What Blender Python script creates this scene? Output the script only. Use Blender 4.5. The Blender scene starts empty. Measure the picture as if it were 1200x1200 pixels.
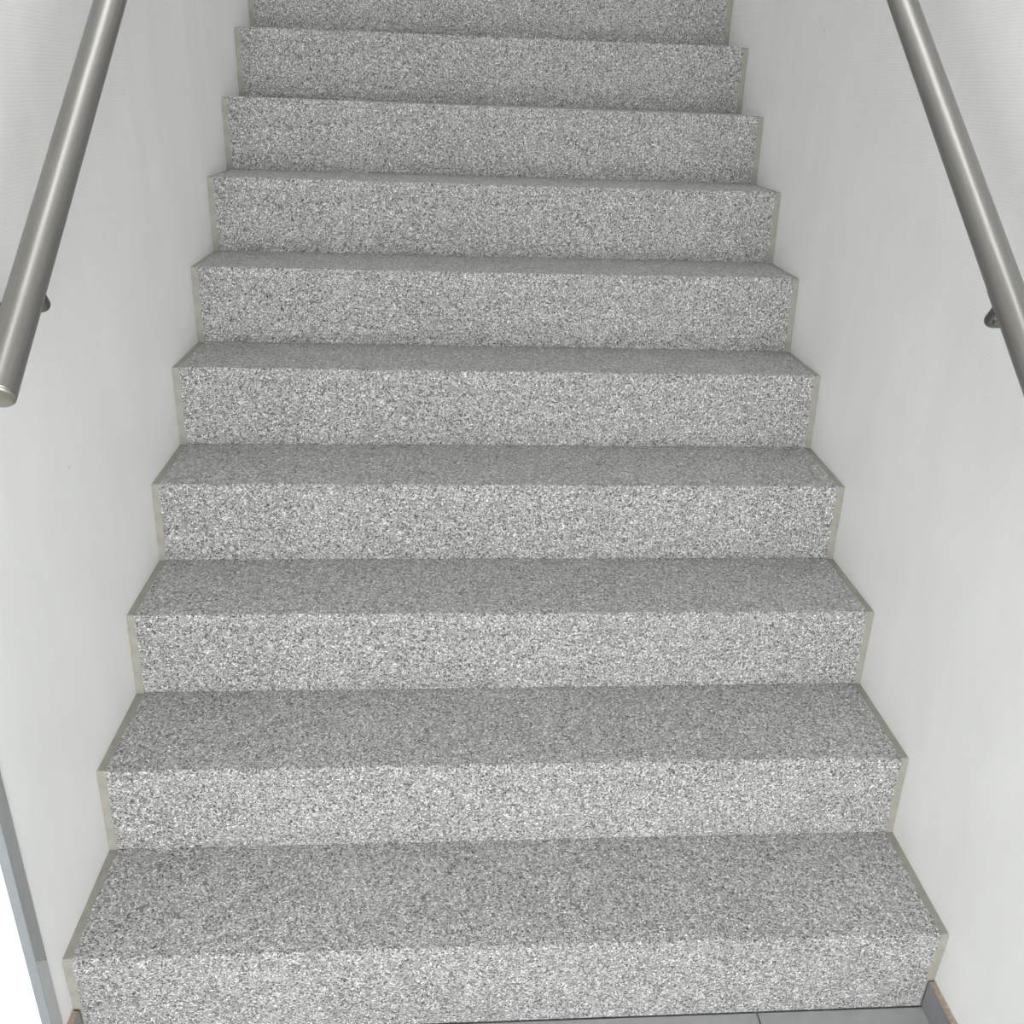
import bpy, bmesh, math, random
from mathutils import Vector, Matrix, Euler

random.seed(7)
scene = bpy.context.scene

# ------------------------------------------------------------------ camera
cam_data = bpy.data.cameras.new('camera')
cam_data.sensor_width = 36.0
cam_data.sensor_height = 36.0
cam_data.lens = 36.0 * 1105.138 / 1200.0
cam_data.shift_x = (600.0 - 618.465) / 1200.0
cam_data.clip_start = 0.05
cam = bpy.data.objects.new('camera', cam_data)
scene.collection.objects.link(cam)
cam.location = (-0.098325, -1.077529, 1.244749)
cam.rotation_euler = Euler((1.14632039, -0.0325145, -0.0653217), 'XYZ')
scene.camera = cam

# ------------------------------------------------------------------ world, light, exposure
world = bpy.data.worlds.new('world')
world.use_nodes = True
world.node_tree.nodes['Background'].inputs['Color'].default_value = (0.90, 0.95, 1.0, 1)
world.node_tree.nodes['Background'].inputs['Strength'].default_value = 0.5
scene.world = world


def area_light(name, loc, rot, sx, sy, power, color):
    l = bpy.data.lights.new(name, 'AREA')
    l.shape = 'RECTANGLE'
    l.size, l.size_y = sx, sy
    l.energy = power
    l.color = color
    o = bpy.data.objects.new(name, l)
    scene.collection.objects.link(o)
    o.location = loc
    o.rotation_euler = rot
    return o


# daylight through the wide glazed entrance behind the photographer
area_light('entrance_daylight', (0.10, -3.60, 0.86), (math.radians(90), 0, 0), 1.3, 2.0, 146, (1.0, 0.995, 0.99))
# long ceiling light high above the flight
area_light('stair_light', (0.0, 1.90, 4.58), (0, 0, 0), 1.10, 4.60, 42, (0.99, 1.0, 0.995))

scene.view_settings.view_transform = 'Standard'
scene.view_settings.look = 'None'
scene.view_settings.exposure = 0.0
scene.view_settings.gamma = 1.0
scene.view_settings.use_curve_mapping = False

# ------------------------------------------------------------------ dimensions
W = 1.40922          # stair width, wall to wall
HW = W / 2
RISE = 0.17
GOING = 0.225727
FLOOR = -RISE
STEPS = 13
Y_BACK = -3.65        # wall with the entrance, behind the camera
Y_TOP = STEPS * GOING + 1.3
Z_TOP = STEPS * RISE - RISE
CEIL = Z_TOP + 2.6

# ------------------------------------------------------------------ materials


def new_mat(name):
    m = bpy.data.materials.new(name)
    m.use_nodes = True
    nt = m.node_tree
    b = nt.nodes['Principled BSDF']
    return m, nt, b


def N(nt, t, **kw):
    n = nt.nodes.new(t)
    for k, v in kw.items():
        setattr(n, k, v)
    return n


def coords(nt, scale=(1, 1, 1)):
    tc = N(nt, 'ShaderNodeTexCoord')
    mp = N(nt, 'ShaderNodeMapping')
    mp.inputs['Scale'].default_value = scale
    nt.links.new(tc.outputs['Object'], mp.inputs['Vector'])
    return mp.outputs['Vector']


def ramp(nt, fac, stops, interp='LINEAR'):
    r = N(nt, 'ShaderNodeValToRGB')
    r.color_ramp.interpolation = interp
    els = r.color_ramp.elements
    while len(els) < len(stops):
        els.new(0.5)
    for e, (p, c) in zip(els, stops):
        e.position = p
        e.color = (c[0], c[1], c[2], 1) if isinstance(c, tuple) else (c, c, c, 1)
    nt.links.new(fac, r.inputs['Fac'])
    return r.outputs['Color']


def mix(nt, mode, fac, a, b):
    m = N(nt, 'ShaderNodeMix', data_type='RGBA', blend_type=mode, clamp_result=True)
    for sock, v in ((m.inputs[0], fac), (m.inputs[6], a), (m.inputs[7], b)):
        if hasattr(v, 'is_linked') or hasattr(v, 'links'):
            nt.links.new(v, sock)
        else:
            sock.default_value = v
    return m.outputs[2]


def noise(nt, vec, scale, detail=3, rough=0.5):
    n = N(nt, 'ShaderNodeTexNoise')
    n.inputs['Scale'].default_value = scale
    n.inputs['Detail'].default_value = detail
    n.inputs['Roughness'].default_value = rough
    nt.links.new(vec, n.inputs['Vector'])
    return n.outputs['Fac']


def bump(nt, h, strength, dist, normal=None):
    b = N(nt, 'ShaderNodeBump')
    b.inputs['Strength'].default_value = strength
    b.inputs['Distance'].default_value = dist
    nt.links.new(h, b.inputs['Height'])
    if normal is not None:
        nt.links.new(normal, b.inputs['Normal'])
    return b.outputs['Normal']


def stone_chip_material():
    m, nt, b = new_mat('grey_stone_chip_coating')
    v = coords(nt)
    vo = N(nt, 'ShaderNodeTexVoronoi', feature='F1')
    vo.inputs['Scale'].default_value = 450
    nt.links.new(v, vo.inputs['Vector'])
    sep = N(nt, 'ShaderNodeSeparateColor')
    nt.links.new(vo.outputs['Color'], sep.inputs['Color'])
    chips = ramp(nt, sep.outputs[0], [(0.0, 0.08), (0.10, 0.20), (0.20, 0.37), (0.50, 0.43), (0.80, 0.50), (0.89, 0.62), (0.95, 0.92), (1.0, 0.95)])
    vo2 = N(nt, 'ShaderNodeTexVoronoi', feature='F1')
    vo2.inputs['Scale'].default_value = 230
    nt.links.new(v, vo2.inputs['Vector'])
    sep2 = N(nt, 'ShaderNodeSeparateColor')
    nt.links.new(vo2.outputs['Color'], sep2.inputs['Color'])
    big = ramp(nt, sep2.outputs[1], [(0.0, 0.50), (0.14, 0.86), (0.80, 1.03), (1.0, 1.35)])
    col = mix(nt, 'MULTIPLY', 1.0, chips, big)
    # slow tone variation and slight traffic dirt
    cloud = ramp(nt, noise(nt, v, 7, 4), [(0.3, 1.06), (0.7, 1.18)])
    col = mix(nt, 'MULTIPLY', 1.0, col, cloud)
    col = mix(nt, 'MULTIPLY', 1.0, col, (1.0, 1.0, 0.985, 1))
    nt.links.new(col, b.inputs['Base Color'])
    b.inputs['Roughness'].default_value = 0.42
    b.inputs['Specular IOR Level'].default_value = 0.55
    n1 = bump(nt, vo.outputs['Distance'], 1.0, -0.0036)
    n2 = bump(nt, noise(nt, v, 330, 2), 1.0, 0.0030, n1)
    nt.links.new(n2, b.inputs['Normal'])
    return m


def plain_material(name, color, rough=0.6, grain=0.06, scale=60, bump_d=0.0004, metallic=0.0, spec=0.5):
    m, nt, b = new_mat(name)
    v = coords(nt)
    f = noise(nt, v, scale, 5, 0.6)
    lo = tuple(c * (1 - grain) for c in color)
    hi = tuple(min(1, c * (1 + grain)) for c in color)
    nt.links.new(ramp(nt, f, [(0.3, lo), (0.7, hi)]), b.inputs['Base Color'])
    b.inputs['Roughness'].default_value = rough
    b.inputs['Metallic'].default_value = metallic
    b.inputs['Specular IOR Level'].default_value = spec
    if bump_d:
        nt.links.new(bump(nt, f, 0.5, bump_d), b.inputs['Normal'])
    return m


def wall_material(name, color, marks=True):
    # painted glass-fibre wallpaper: fine woven ribs, brush mottling, a few scuffs
    m, nt, b = new_mat(name)
    v = coords(nt)
    mott = ramp(nt, noise(nt, coords(nt, (1, 1, 0.35)), 9, 5, 0.6), [(0.3, 0.965), (0.7, 1.02)])
    base = mix(nt, 'MULTIPLY', 1.0, (color[0], color[1], color[2], 1), mott)
    if marks:
        vo = N(nt, 'ShaderNodeTexVoronoi', feature='F1')
        vo.inputs['Scale'].default_value = 6.5
        vo.inputs['Randomness'].default_value = 1.0
        nt.links.new(coords(nt, (1, 1.6, 0.8)), vo.inputs['Vector'])
        spot = ramp(nt, vo.outputs['Distance'], [(0.0, 1.0), (0.012, 1.0), (0.022, 0.0)])
        dirty = mix(nt, 'MULTIPLY', 1.0, base, (0.62, 0.61, 0.60, 1))
        base = mix(nt, 'MIX', spot, base, dirty)
    nt.links.new(base, b.inputs['Base Color'])
    b.inputs['Roughness'].default_value = 0.55
    b.inputs['Specular IOR Level'].default_value = 0.3
    w1 = N(nt, 'ShaderNodeTexWave', wave_type='BANDS', bands_direction='Z')
    w1.inputs['Scale'].default_value = 62
    w1.inputs['Distortion'].default_value = 1.3
    w1.inputs['Detail'].default_value = 2
    w1.inputs['Detail Scale'].default_value = 1.2
    nt.links.new(v, w1.inputs['Vector'])
    w2 = N(nt, 'ShaderNodeTexWave', wave_type='BANDS', bands_direction='Y')
    w2.inputs['Scale'].default_value = 75
    w2.inputs['Distortion'].default_value = 2.0
    w2.inputs['Detail'].default_value = 2
    nt.links.new(v, w2.inputs['Vector'])
    n1 = bump(nt, w1.outputs['Fac'], 0.22, 0.0006)
    n2 = bump(nt, w2.outputs['Fac'], 0.12, 0.0005, n1)
    n3 = bump(nt, noise(nt, v, 14, 3), 0.25, 0.004, n2)
    nt.links.new(n3, b.inputs['Normal'])
    return m


def steel_material(name, color, rough):
    m, nt, b = new_mat(name)
    tc = N(nt, 'ShaderNodeTexCoord')
    mp = N(nt, 'ShaderNodeMapping')
    mp.inputs['Scale'].default_value = (1, 1, 0.04)      # long grain along the tube's own axis
    nt.links.new(tc.outputs['Object'], mp.inputs['Vector'])
    f = noise(nt, mp.outputs['Vector'], 260, 4, 0.6)
    g = noise(nt, coords(nt, (1, 1, 0.3)), 22, 3, 0.5)
    c1 = ramp(nt, f, [(0.25, tuple(c * 0.9 for c in color)), (0.75, tuple(min(1, c * 1.08) for c in color))])
    c2 = ramp(nt, g, [(0.3, (0.93, 0.92, 0.90)), (0.7, (1.0, 1.0, 1.0))])
    nt.links.new(mix(nt, 'MULTIPLY', 1.0, c1, c2), b.inputs['Base Color'])
    b.inputs['Metallic'].default_value = 1.0
    b.inputs['Roughness'].default_value = rough
    nt.links.new(bump(nt, f, 0.15, 0.0003), b.inputs['Normal'])
    return m


M_CHIP = stone_chip_material()
M_MARGIN = plain_material('beige_mortar_margin', (0.265, 0.257, 0.221), 0.7, 0.12, 45, 0.0006)
M_WALL = wall_material('pale_grey_wall_paint', (0.803, 0.808, 0.80))
M_WHITE = wall_material('bright_white_wall_paint', (0.95, 0.95, 0.95))
M_CEIL = plain_material('white_ceiling_paint', (0.72, 0.72, 0.71), 0.8, 0.02, 30, 0)
M_TILE = plain_material('grey_porcelain_tile', (0.30, 0.31, 0.31), 0.45, 0.06, 35, 0.0002)
M_GROUT = plain_material('dark_grout', (0.10, 0.10, 0.10), 0.9, 0.2, 80, 0.0004)
M_SKIRT = plain_material('grey_tile_face', (0.215, 0.22, 0.23), 0.4, 0.06, 40, 0.0002)
M_BISQUE = plain_material('tan_tile_edge', (0.33, 0.26, 0.19), 0.85, 0.35, 140, 0.0008)
M_STEEL = steel_material('brushed_stainless_steel', (0.345, 0.335, 0.32), 0.33)
M_STEEL_DARK = steel_material('dark_stainless_steel', (0.20, 0.20, 0.195), 0.35)
M_CAP = steel_material('end_cap_steel', (0.47, 0.44, 0.38), 0.30)
M_ALU = plain_material('brushed_aluminium', (0.26, 0.285, 0.30), 0.45, 0.05, 50, 0.0001, metallic=0.3)
M_ALU_DARK = plain_material('dark_grey_flange', (0.29, 0.295, 0.30), 0.5, 0.05, 50, 0.0001)
M_ALU_REFL = plain_material('metal_painted_reflection', (0.40, 0.415, 0.42), 0.5, 0.05, 50, 0.0001)

# ------------------------------------------------------------------ object helpers


def mesh_obj(name, verts, faces, mat, parent=None, smooth=False):
    me = bpy.data.meshes.new(name)
    me.from_pydata([tuple(v) for v in verts], [], faces)
    bm = bmesh.new()
    bm.from_mesh(me)
    bmesh.ops.recalc_face_normals(bm, faces=bm.faces)
    bm.to_mesh(me)
    bm.free()
    me.materials.append(mat)
    if smooth:
        me.polygons.foreach_set('use_smooth', [True] * len(me.polygons))
    o = bpy.data.objects.new(name, me)
    scene.collection.objects.link(o)
    if parent is not None:
        o.parent = parent
    return o


def empty(name, loc, label, cat, group=None):
    o = bpy.data.objects.new(name, None)
    o.empty_display_size = 0.05
    scene.collection.objects.link(o)
    o.location = loc
    o['label'] = label
    o['category'] = cat
    if group:
        o['group'] = group
    return o


def box_data(x0, x1, y0, y1, z0, z1):
    v = [(x, y, z) for x in (x0, x1) for y in (y0, y1) for z in (z0, z1)]
    f = [(0, 1, 3, 2), (4, 6, 7, 5), (0, 4, 5, 1), (2, 3, 7, 6), (0, 2, 6, 4), (1, 5, 7, 3)]
    return v, f


def box(name, x0, x1, y0, y1, z0, z1, mat, parent=None, bevel=0.0, smooth=False):
    v, f = box_data(x0, x1, y0, y1, z0, z1)
    o = mesh_obj(name, v, f, mat, parent)
    if bevel:
        bm = bmesh.new()
        bm.from_mesh(o.data)
        bmesh.ops.bevel(bm, geom=list(bm.edges), offset=bevel, segments=2, affect='EDGES', profile=0.5)
        bm.to_mesh(o.data)
        bm.free()
    return o


def structure(o, label=None):
    o['kind'] = 'structure'
    if label:
        o['label'] = label
    return o


def tube_along(points, radius, seg=24, caps=True):
    """verts, faces of a tube through a list of points (parallel transported rings)"""
    pts = [Vector(p) for p in points]
    verts, faces = [], []
    t0 = (pts[1] - pts[0]).normalized()
    up = Vector((0, 0, 1)) if abs(t0.z) < 0.9 else Vector((0, 1, 0))
    nrm = t0.cross(up).normalized()
    for i, p in enumerate(pts):
        if i == 0:
            t = t0
        elif i == len(pts) - 1:
            t = (pts[i] - pts[i - 1]).normalized()
        else:
            t = ((pts[i + 1] - p).normalized() + (p - pts[i - 1]).normalized()).normalized()
        nrm = (nrm - t * nrm.dot(t)).normalized()
        b = t.cross(nrm)
        for k in range(seg):
            a = 2 * math.pi * k / seg
            verts.append(p + (nrm * math.cos(a) + b * math.sin(a)) * radius)
    for i in range(len(pts) - 1):
        for k in range(seg):
            k2 = (k + 1) % seg
            faces.append((i * seg + k, i * seg + k2, (i + 1) * seg + k2, (i + 1) * seg + k))
    if caps:
        faces.append(tuple(range(seg - 1, -1, -1)))
        o = (len(pts) - 1) * seg
        faces.append(tuple(range(o, o + seg)))
    return verts, faces


def lathe(profile, seg=40):
    """(radius, z) profile turned about Z; closed at both ends where radius is 0"""
    verts, faces, rings = [], [], []
    for r_, z in profile:
        if r_ < 1e-7:
            rings.append([len(verts)])
            verts.append((0, 0, z))
        else:
            rings.append(list(range(len(verts), len(verts) + seg)))
            for k in range(seg):
                a = 2 * math.pi * k / seg
                verts.append((r_ * math.cos(a), r_ * math.sin(a), z))
    for a, b in zip(rings[:-1], rings[1:]):
        for k in range(seg):
            k2 = (k + 1) % seg
            if len(a) == 1:
                faces.append((a[0], b[k2], b[k]))
            elif len(b) == 1:
                faces.append((a[k], a[k2], b[0]))
            else:
                faces.append((a[k], a[k2], b[k2], b[k]))
    return verts, faces


def smooth_by_angle(o, deg=35):
    bm = bmesh.new()
    bm.from_mesh(o.data)
    for f in bm.faces:
        f.smooth = True
    for e in bm.edges:
        if len(e.link_faces) == 2:
            e.smooth = e.calc_face_angle(0) < math.radians(deg)
    bm.to_mesh(o.data)
    bm.free()


# ------------------------------------------------------------------ the setting
Y_COR = -0.066       # outer corner where the left wall of the stairs turns into the lobby
X_LOB = -1.9         # far left side of the lobby
ZL = 2.55
structure(box('wall_left', -HW - 0.12, -HW, Y_COR + 0.004, Y_TOP, FLOOR - 0.02, CEIL, M_WALL))
structure(box('wall_right', HW, HW + 0.12, Y_BACK, Y_TOP, FLOOR - 0.02, CEIL, M_WALL))
structure(box('wall_front', X_LOB, -HW, Y_COR, Y_COR + 0.004, FLOOR - 0.02, ZL, M_WHITE))
structure(box('wall_lobby_side', X_LOB - 0.12, X_LOB, Y_BACK, Y_COR + 0.12, FLOOR - 0.02, ZL, M_WHITE))
structure(box('wall_back', -HW - 0.12, HW + 0.12, Y_TOP, Y_TOP + 0.12, FLOOR - 0.02, CEIL, M_WALL))
structure(box('ceiling_lobby', X_LOB, HW, Y_BACK, -0.4, ZL, ZL + 0.2, M_CEIL))
structure(box('ceiling_lobby_side', X_LOB, -HW, -0.4, Y_COR, ZL, ZL + 0.2, M_CEIL))
structure(box('ceiling_stair', -HW - 0.12, HW + 0.12, -0.6, Y_TOP + 0.12, CEIL, CEIL + 0.1, M_CEIL))
structure(box('wall_over_lobby', -HW, HW, -0.6, -0.4, ZL + 0.2, CEIL, M_CEIL))
structure(box('floor_landing', -HW, HW, STEPS * GOING + 0.0, Y_TOP, Z_TOP - 0.12, Z_TOP, M_TILE))

# tiled floor of the lobby: dark grout bed with separate tiles let into it
floor = structure(box('floor', X_LOB, HW, Y_BACK, 0.0, FLOOR - 0.06, FLOOR - 0.0015, M_GROUT))
TS = 0.555
xs = [X_LOB + 0.001, -1.2585, -0.7035, -0.1485, 0.4065, HW - 0.001]
ys = [0.0 - 0.003, -0.42]
while ys[-1] - TS > Y_BACK:
    ys.append(ys[-1] - TS)
ys.append(Y_BACK + 0.001)
g = 0.0016
for i in range(len(xs) - 1):
    for j in range(len(ys) - 1):
        box('tile', xs[i] + g, xs[i + 1] - g, ys[j + 1] + g, ys[j] - g, FLOOR - 0.010, FLOOR, M_TILE, floor, 0.0006)

# tiled skirting along the lobby walls: grey face, tan cut edge on top
SK_T = 0.0115
SK_H = 0.0625


def baseboard(name, xw, sgn, y0, y1):
    root = bpy.data.objects.new(name, None)
    scene.collection.objects.link(root)
    root.location = (xw, y1, FLOOR)
    structure(root)
    n = max(1, round((y1 - y0) / 0.5))
    for k in range(n):
        a = y1 - (y1 - y0) * k / n - 0.0008
        b = y1 - (y1 - y0) * (k + 1) / n + 0.0008
        xa, xb = (0.0002, SK_T - 0.0022) if sgn > 0 else (-SK_T + 0.0022, -0.0002)
        o = box('skirting_tile', xa, xb, b - y1, a - y1, 0.0005, SK_H, M_BISQUE, root)
        xa, xb = (SK_T - 0.0022, SK_T) if sgn > 0 else (-SK_T, -SK_T + 0.0022)
        box('glazed_face', xa, xb, b - y1, a - y1, 0.0005, SK_H - 0.0004, M_SKIRT, o)
    return root


baseboard('baseboard_right', HW, -1, Y_BACK, -0.0045)
baseboard('baseboard_left', -HW, 1, -0.0385, -0.0045)

# ------------------------------------------------------------------ the staircase
# measured unevenness (mm) of the hand-laid steps: nosing and foot, left and right, as (dy, dz)
NOSE_L = [(-.8, -1.2), (1.6, 1.8), (5.6, -1.6), (7.4, -6.7), (4.3, -2.3), (6.1, -2.8), (7.0, 1.1), (8.9, 4.7), (6.6, 3.2)]
NOSE_R = [(-6.7, 1.3), (-.2, 3.0), (4.8, -1.3), (8.9, -5.8), (8.7, -3.1), (7.7, -1.0), (2.0, 1.2), (.1, -.7), (-2.3, 1.2)]
FOOT_L = [(0, 0), (-5.5, 7.9), (-4.1, 5.6), (-8.5, 3.0), (-3.8, -1.9), (-.4, -3.3), (-.6, -2.6), (-3.3, -.4)]
FOOT_R = [(0, 0), (-5.0, 7.6), (2.4, 5.4), (4.8, -.4), (-.6, .5), (-3.0, -5.4), (-6.8, -1.3), (-7.1, .2)]
BOW = [2.2, 0.6, 0.0, 0.0, -1.0, -1.5, -2.5, -2.0, -1.5]


def tw(tab, k):
    return tab[k] if k < len(tab) else (0.0, 0.0)


def nose(k, s):
    """s from 0 (left wall) to 1 (right wall)"""
    a, b = tw(NOSE_L, k), tw(NOSE_R, k)
    bow = (BOW[k] if k < len(BOW) else 0) * (1 - (2 * s - 1) ** 2)
    return (k * GOING + (a[0] * (1 - s) + b[0] * s) / 1000, k * RISE + (a[1] * (1 - s) + b[1] * s + bow) / 1000)


def foot(k, s):
    a, b = tw(FOOT_L, k), tw(FOOT_R, k)
    return (k * GOING + (a[0] * (1 - s) + b[0] * s) / 1000, (k - 1) * RISE + (a[1] * (1 - s) + b[1] * s) / 1000)


stairs = empty('staircase', (0, 0, FLOOR),
               'straight flight of steps coated in speckled grey stone chips with beige margins along both walls', 'staircase')
T = 0.0026       # thickness of the stone chip coating
MARGIN = 0.0150
COLS = 24


def loop_solid(sections):
    """closed solid from equal cross-section loops"""
    n = len(sections[0])
    verts = [p for s in sections for p in s]
    faces = []
    for i in range(len(sections) - 1):
        for k in range(n):
            k2 = (k + 1) % n
            faces.append((i * n + k, i * n + k2, (i + 1) * n + k2, (i + 1) * n + k))
    faces.append(tuple(range(n)))
    o = (len(sections) - 1) * n
    faces.append(tuple(range(o + n - 1, o - 1, -1)))
    return verts, faces


def slab(path_fn, normal_fn, nrow, row_t, name, mat, parent, bevel_rows):
    """thin slab: path_fn(s, t) gives (y, z) of the surface below; raised by T along normal.
    Ragged left and right edges."""
    jl = [MARGIN + random.uniform(-0.0012, 0.0012) for _ in range(nrow + 1)]
    jr = [MARGIN + random.uniform(-0.0012, 0.0012) for _ in range(nrow + 1)]
    top, bot = [], []
    for i in range(nrow + 1):
        t = row_t(i)
        for c in range(COLS + 1):
            f = c / COLS
            x = -HW + jl[i] + f * (W - jl[i] - jr[i])
            s = (x + HW) / W
            y, z = path_fn(s, t)
            ny, nz = normal_fn
            h = T * bevel_rows(i)
            if c in (0, COLS):
                h *= 0.55
            top.append((x, y + ny * h, z + nz * h))
            bot.append((x, y - ny * 0.0004, z - nz * 0.0004))
    nc = COLS + 1
    verts = top + bot
    off = len(top)
    faces = []
    for i in range(nrow):
        for c in range(COLS):
            a = i * nc + c
            faces.append((a, a + 1, a + nc + 1, a + nc))
            faces.append((off + a, off + a + nc, off + a + nc + 1, off + a + 1))
    rim = [c for c in range(nc)] + [i * nc + COLS for i in range(1, nrow + 1)] + \
          [nrow * nc + c for c in range(COLS - 1, -1, -1)] + [i * nc for i in range(nrow - 1, 0, -1)]
    for a, b in zip(rim, rim[1:] + rim[:1]):
        faces.append((a, b, off + b, off + a))
    return mesh_obj(name, verts, faces, mat, parent)


for k in range(STEPS):
    secs = []
    for c in range(9):
        s = c / 8
        x = -HW + 0.0003 + (W - 0.0006) * s
        ny_, nz_ = nose(k, s)
        fy, fz = foot(k, s)
        by, bz = foot(k + 1, s)
        lo = FLOOR if k == 0 else fz
        # front foot, slightly eased nosing, back of tread, underside
        secs.append([Vector((x, fy, lo)), Vector((x, ny_ + 0.0002, nz_ - 0.003)), Vector((x, ny_ + 0.003, nz_)),
                     Vector((x, by, bz)), Vector((x, by, lo - (0.0 if k == 0 else 0.03)))])
    v, f = loop_solid(secs)
    org = Vector((0, k * GOING, (k - 1) * RISE))
    step = mesh_obj('step', [p - org for p in v], f, M_MARGIN, stairs)
    step.location = (org - stairs.location)

    def riser_pt(s, t, k=k, org=org):
        ny_, nz_ = nose(k, s)
        fy, fz = foot(k, s)
        if k == 0:
            fz = FLOOR
        z0 = fz + (0.0005 if k == 0 else 0.0030)
        z1 = nz_ + T * 0.3
        return (fy + (ny_ - fy) * t - org.y, z0 + (z1 - z0) * t - org.z)

    def tread_pt(s, t, k=k, org=org):
        ny_, nz_ = nose(k, s)
        by, bz = foot(k + 1, s)
        y0 = ny_ - T * 0.6
        y1 = by - 0.0012
        return (y0 + (y1 - y0) * t - org.y, nz_ + (bz - nz_) * t - org.z)

    if k < STEPS - 1 or True:
        slab(riser_pt, (-1.0, 0.0), 12, lambda i: i / 12, 'riser_coating', M_CHIP, step,
             lambda i: 1.0 if 0 < i < 12 else 0.75)
        slab(tread_pt, (0.0, 1.0), 14, lambda i: (0.0, 0.010)[i] if i < 2 else 0.010 + 0.99 * (i - 1) / 13, 'tread_coating', M_CHIP, step,
             lambda i: 0.62 if i == 0 else 1.0)

# ------------------------------------------------------------------ handrails and brackets
R = 0.0212
DIR = Vector((0, GOING, RISE)).normalized()
RAIL_ROT = Vector((0, 0, 1)).rotation_difference(DIR)


def handrail(x, z_at_0, t_end, t_top, label):
    root = empty('handrail', Vector((x, 0, z_at_0)) + DIR * t_end, label, 'handrail')
    L = t_top - t_end
    v, f = lathe([(0.0, 0.003), (R - 0.0012, 0.003), (R, 0.0042), (R, L), (0, L)], 64)
    tube = mesh_obj('rail_tube', v, f, M_STEEL, root)
    tube.rotation_mode = 'QUATERNION'
    tube.rotation_quaternion = RAIL_ROT
    smooth_by_angle(tube, 40)
    v, f = lathe([(0, -0.0012), (R - 0.0035, -0.0010), (R - 0.0012, 0.0002), (R - 0.0002, 0.0016), (R - 0.0002, 0.0028), (R - 0.0012, 0.0034), (0, 0.0034)], 64)
    cap = mesh_obj('end_cap', v, f, M_CAP, root)
    cap.rotation_mode = 'QUATERNION'
    cap.rotation_quaternion = RAIL_ROT
    cap['label'] = 'flat round steel end cap'
    smooth_by_angle(cap, 40)
    return root


XL, ZLR = -(HW - 0.08403), 0.917959
XR, ZRR = (HW - 0.09727), 0.942310
rail_left = handrail(XL, ZLR, -0.022, 3.9, 'round brushed steel handrail along the left wall, its capped end hanging above the lower steps')
rail_right = handrail(XR, ZRR, -0.33, 3.9, 'round brushed steel handrail along the right wall, running out of the picture on the right')


def bracket(rail, x_rail, z_at_0, t, sgn, drop):
    """bent round rod: square off the underside of the rail, then level back to a round plate on the wall"""
    perp = Vector((0, DIR.z, -DIR.y))
    p = Vector((x_rail, 0, z_at_0)) + DIR * t
    corner = p + perp * drop
    o = Vector((sgn * HW, corner.y, corner.z))
    side = Vector((sgn, 0, 0))
    rb = 0.011
    pts = [p + perp * (R + 0.0005), corner - perp * rb]
    for i in range(1, 9):
        a = math.pi / 2 * i / 8
        pts.append(corner - perp * rb * (1 - math.sin(a)) + side * rb * (1 - math.cos(a)))
    pts.append(o - side * 0.004)
    v, f = tube_along([q - o for q in pts], 0.0060, 20)
    rod = mesh_obj('bracket', v, f, M_STEEL_DARK, rail)
    rod['label'] = 'bent steel rod bracket'
    rod.location = o - rail.location
    smooth_by_angle(rod, 50)
    v, f = lathe([(0, 0), (0.036, 0), (0.036, 0.004), (0.0345, 0.0055), (0, 0.0055)], 48)
    plate = mesh_obj('wall_plate', v, f, M_STEEL_DARK, rod)
    plate.rotation_euler = (0, -sgn * math.pi / 2, 0)
    smooth_by_angle(plate, 40)
    v, f = box_data(-0.010, 0.010, -0.024, 0.024, -0.0012, 0.0012)
    # small saddle welded under the rail
    sad = mesh_obj('saddle', v, f, M_STEEL_DARK, rod)
    sad.rotation_mode = 'QUATERNION'
    sad.rotation_quaternion = Vector((0, 1, 0)).rotation_difference(DIR)
    sad.location = p - o + Vector((0, -DIR.z, DIR.y)) * -(R + 0.0004)


for i in range(4):
    bracket(rail_left, XL, ZLR, 0.1578 + i * 1.1, -1, 0.0573)
    bracket(rail_right, XR, ZRR, 0.1299 + i * 1.1, 1, 0.0585)

# ------------------------------------------------------------------ metal corner guard at the end of the left wall
post = empty('corner_guard', (-HW, Y_COR, FLOOR), 'narrow grey metal corner guard at the lower left edge of the picture', 'corner guard')
HT = 2.3 - FLOOR
G = 0.0015
box('front_flange', -0.0125, G, -G, 0.0, 0, HT, M_ALU, post, 0.0003)


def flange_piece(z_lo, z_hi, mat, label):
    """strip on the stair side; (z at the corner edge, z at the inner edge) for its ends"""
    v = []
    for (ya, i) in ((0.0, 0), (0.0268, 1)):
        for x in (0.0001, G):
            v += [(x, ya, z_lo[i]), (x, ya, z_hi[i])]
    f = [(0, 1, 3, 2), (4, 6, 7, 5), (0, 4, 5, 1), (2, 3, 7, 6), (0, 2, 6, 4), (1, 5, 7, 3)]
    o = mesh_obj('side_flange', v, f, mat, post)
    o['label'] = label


REFL_EDGE = (0.075 - FLOOR, 0.046 - FLOOR)  # slanted reflection edge; the piece below carries the reflection in its colour
flange_piece(REFL_EDGE, (HT, HT), M_ALU_DARK, 'darker grey flange on the stair side')
flange_piece((0, 0), (REFL_EDGE[0] - 0.0004, REFL_EDGE[1] - 0.0004), M_ALU_REFL, 'lower end of the flange, lighter from a reflection painted into its colour')
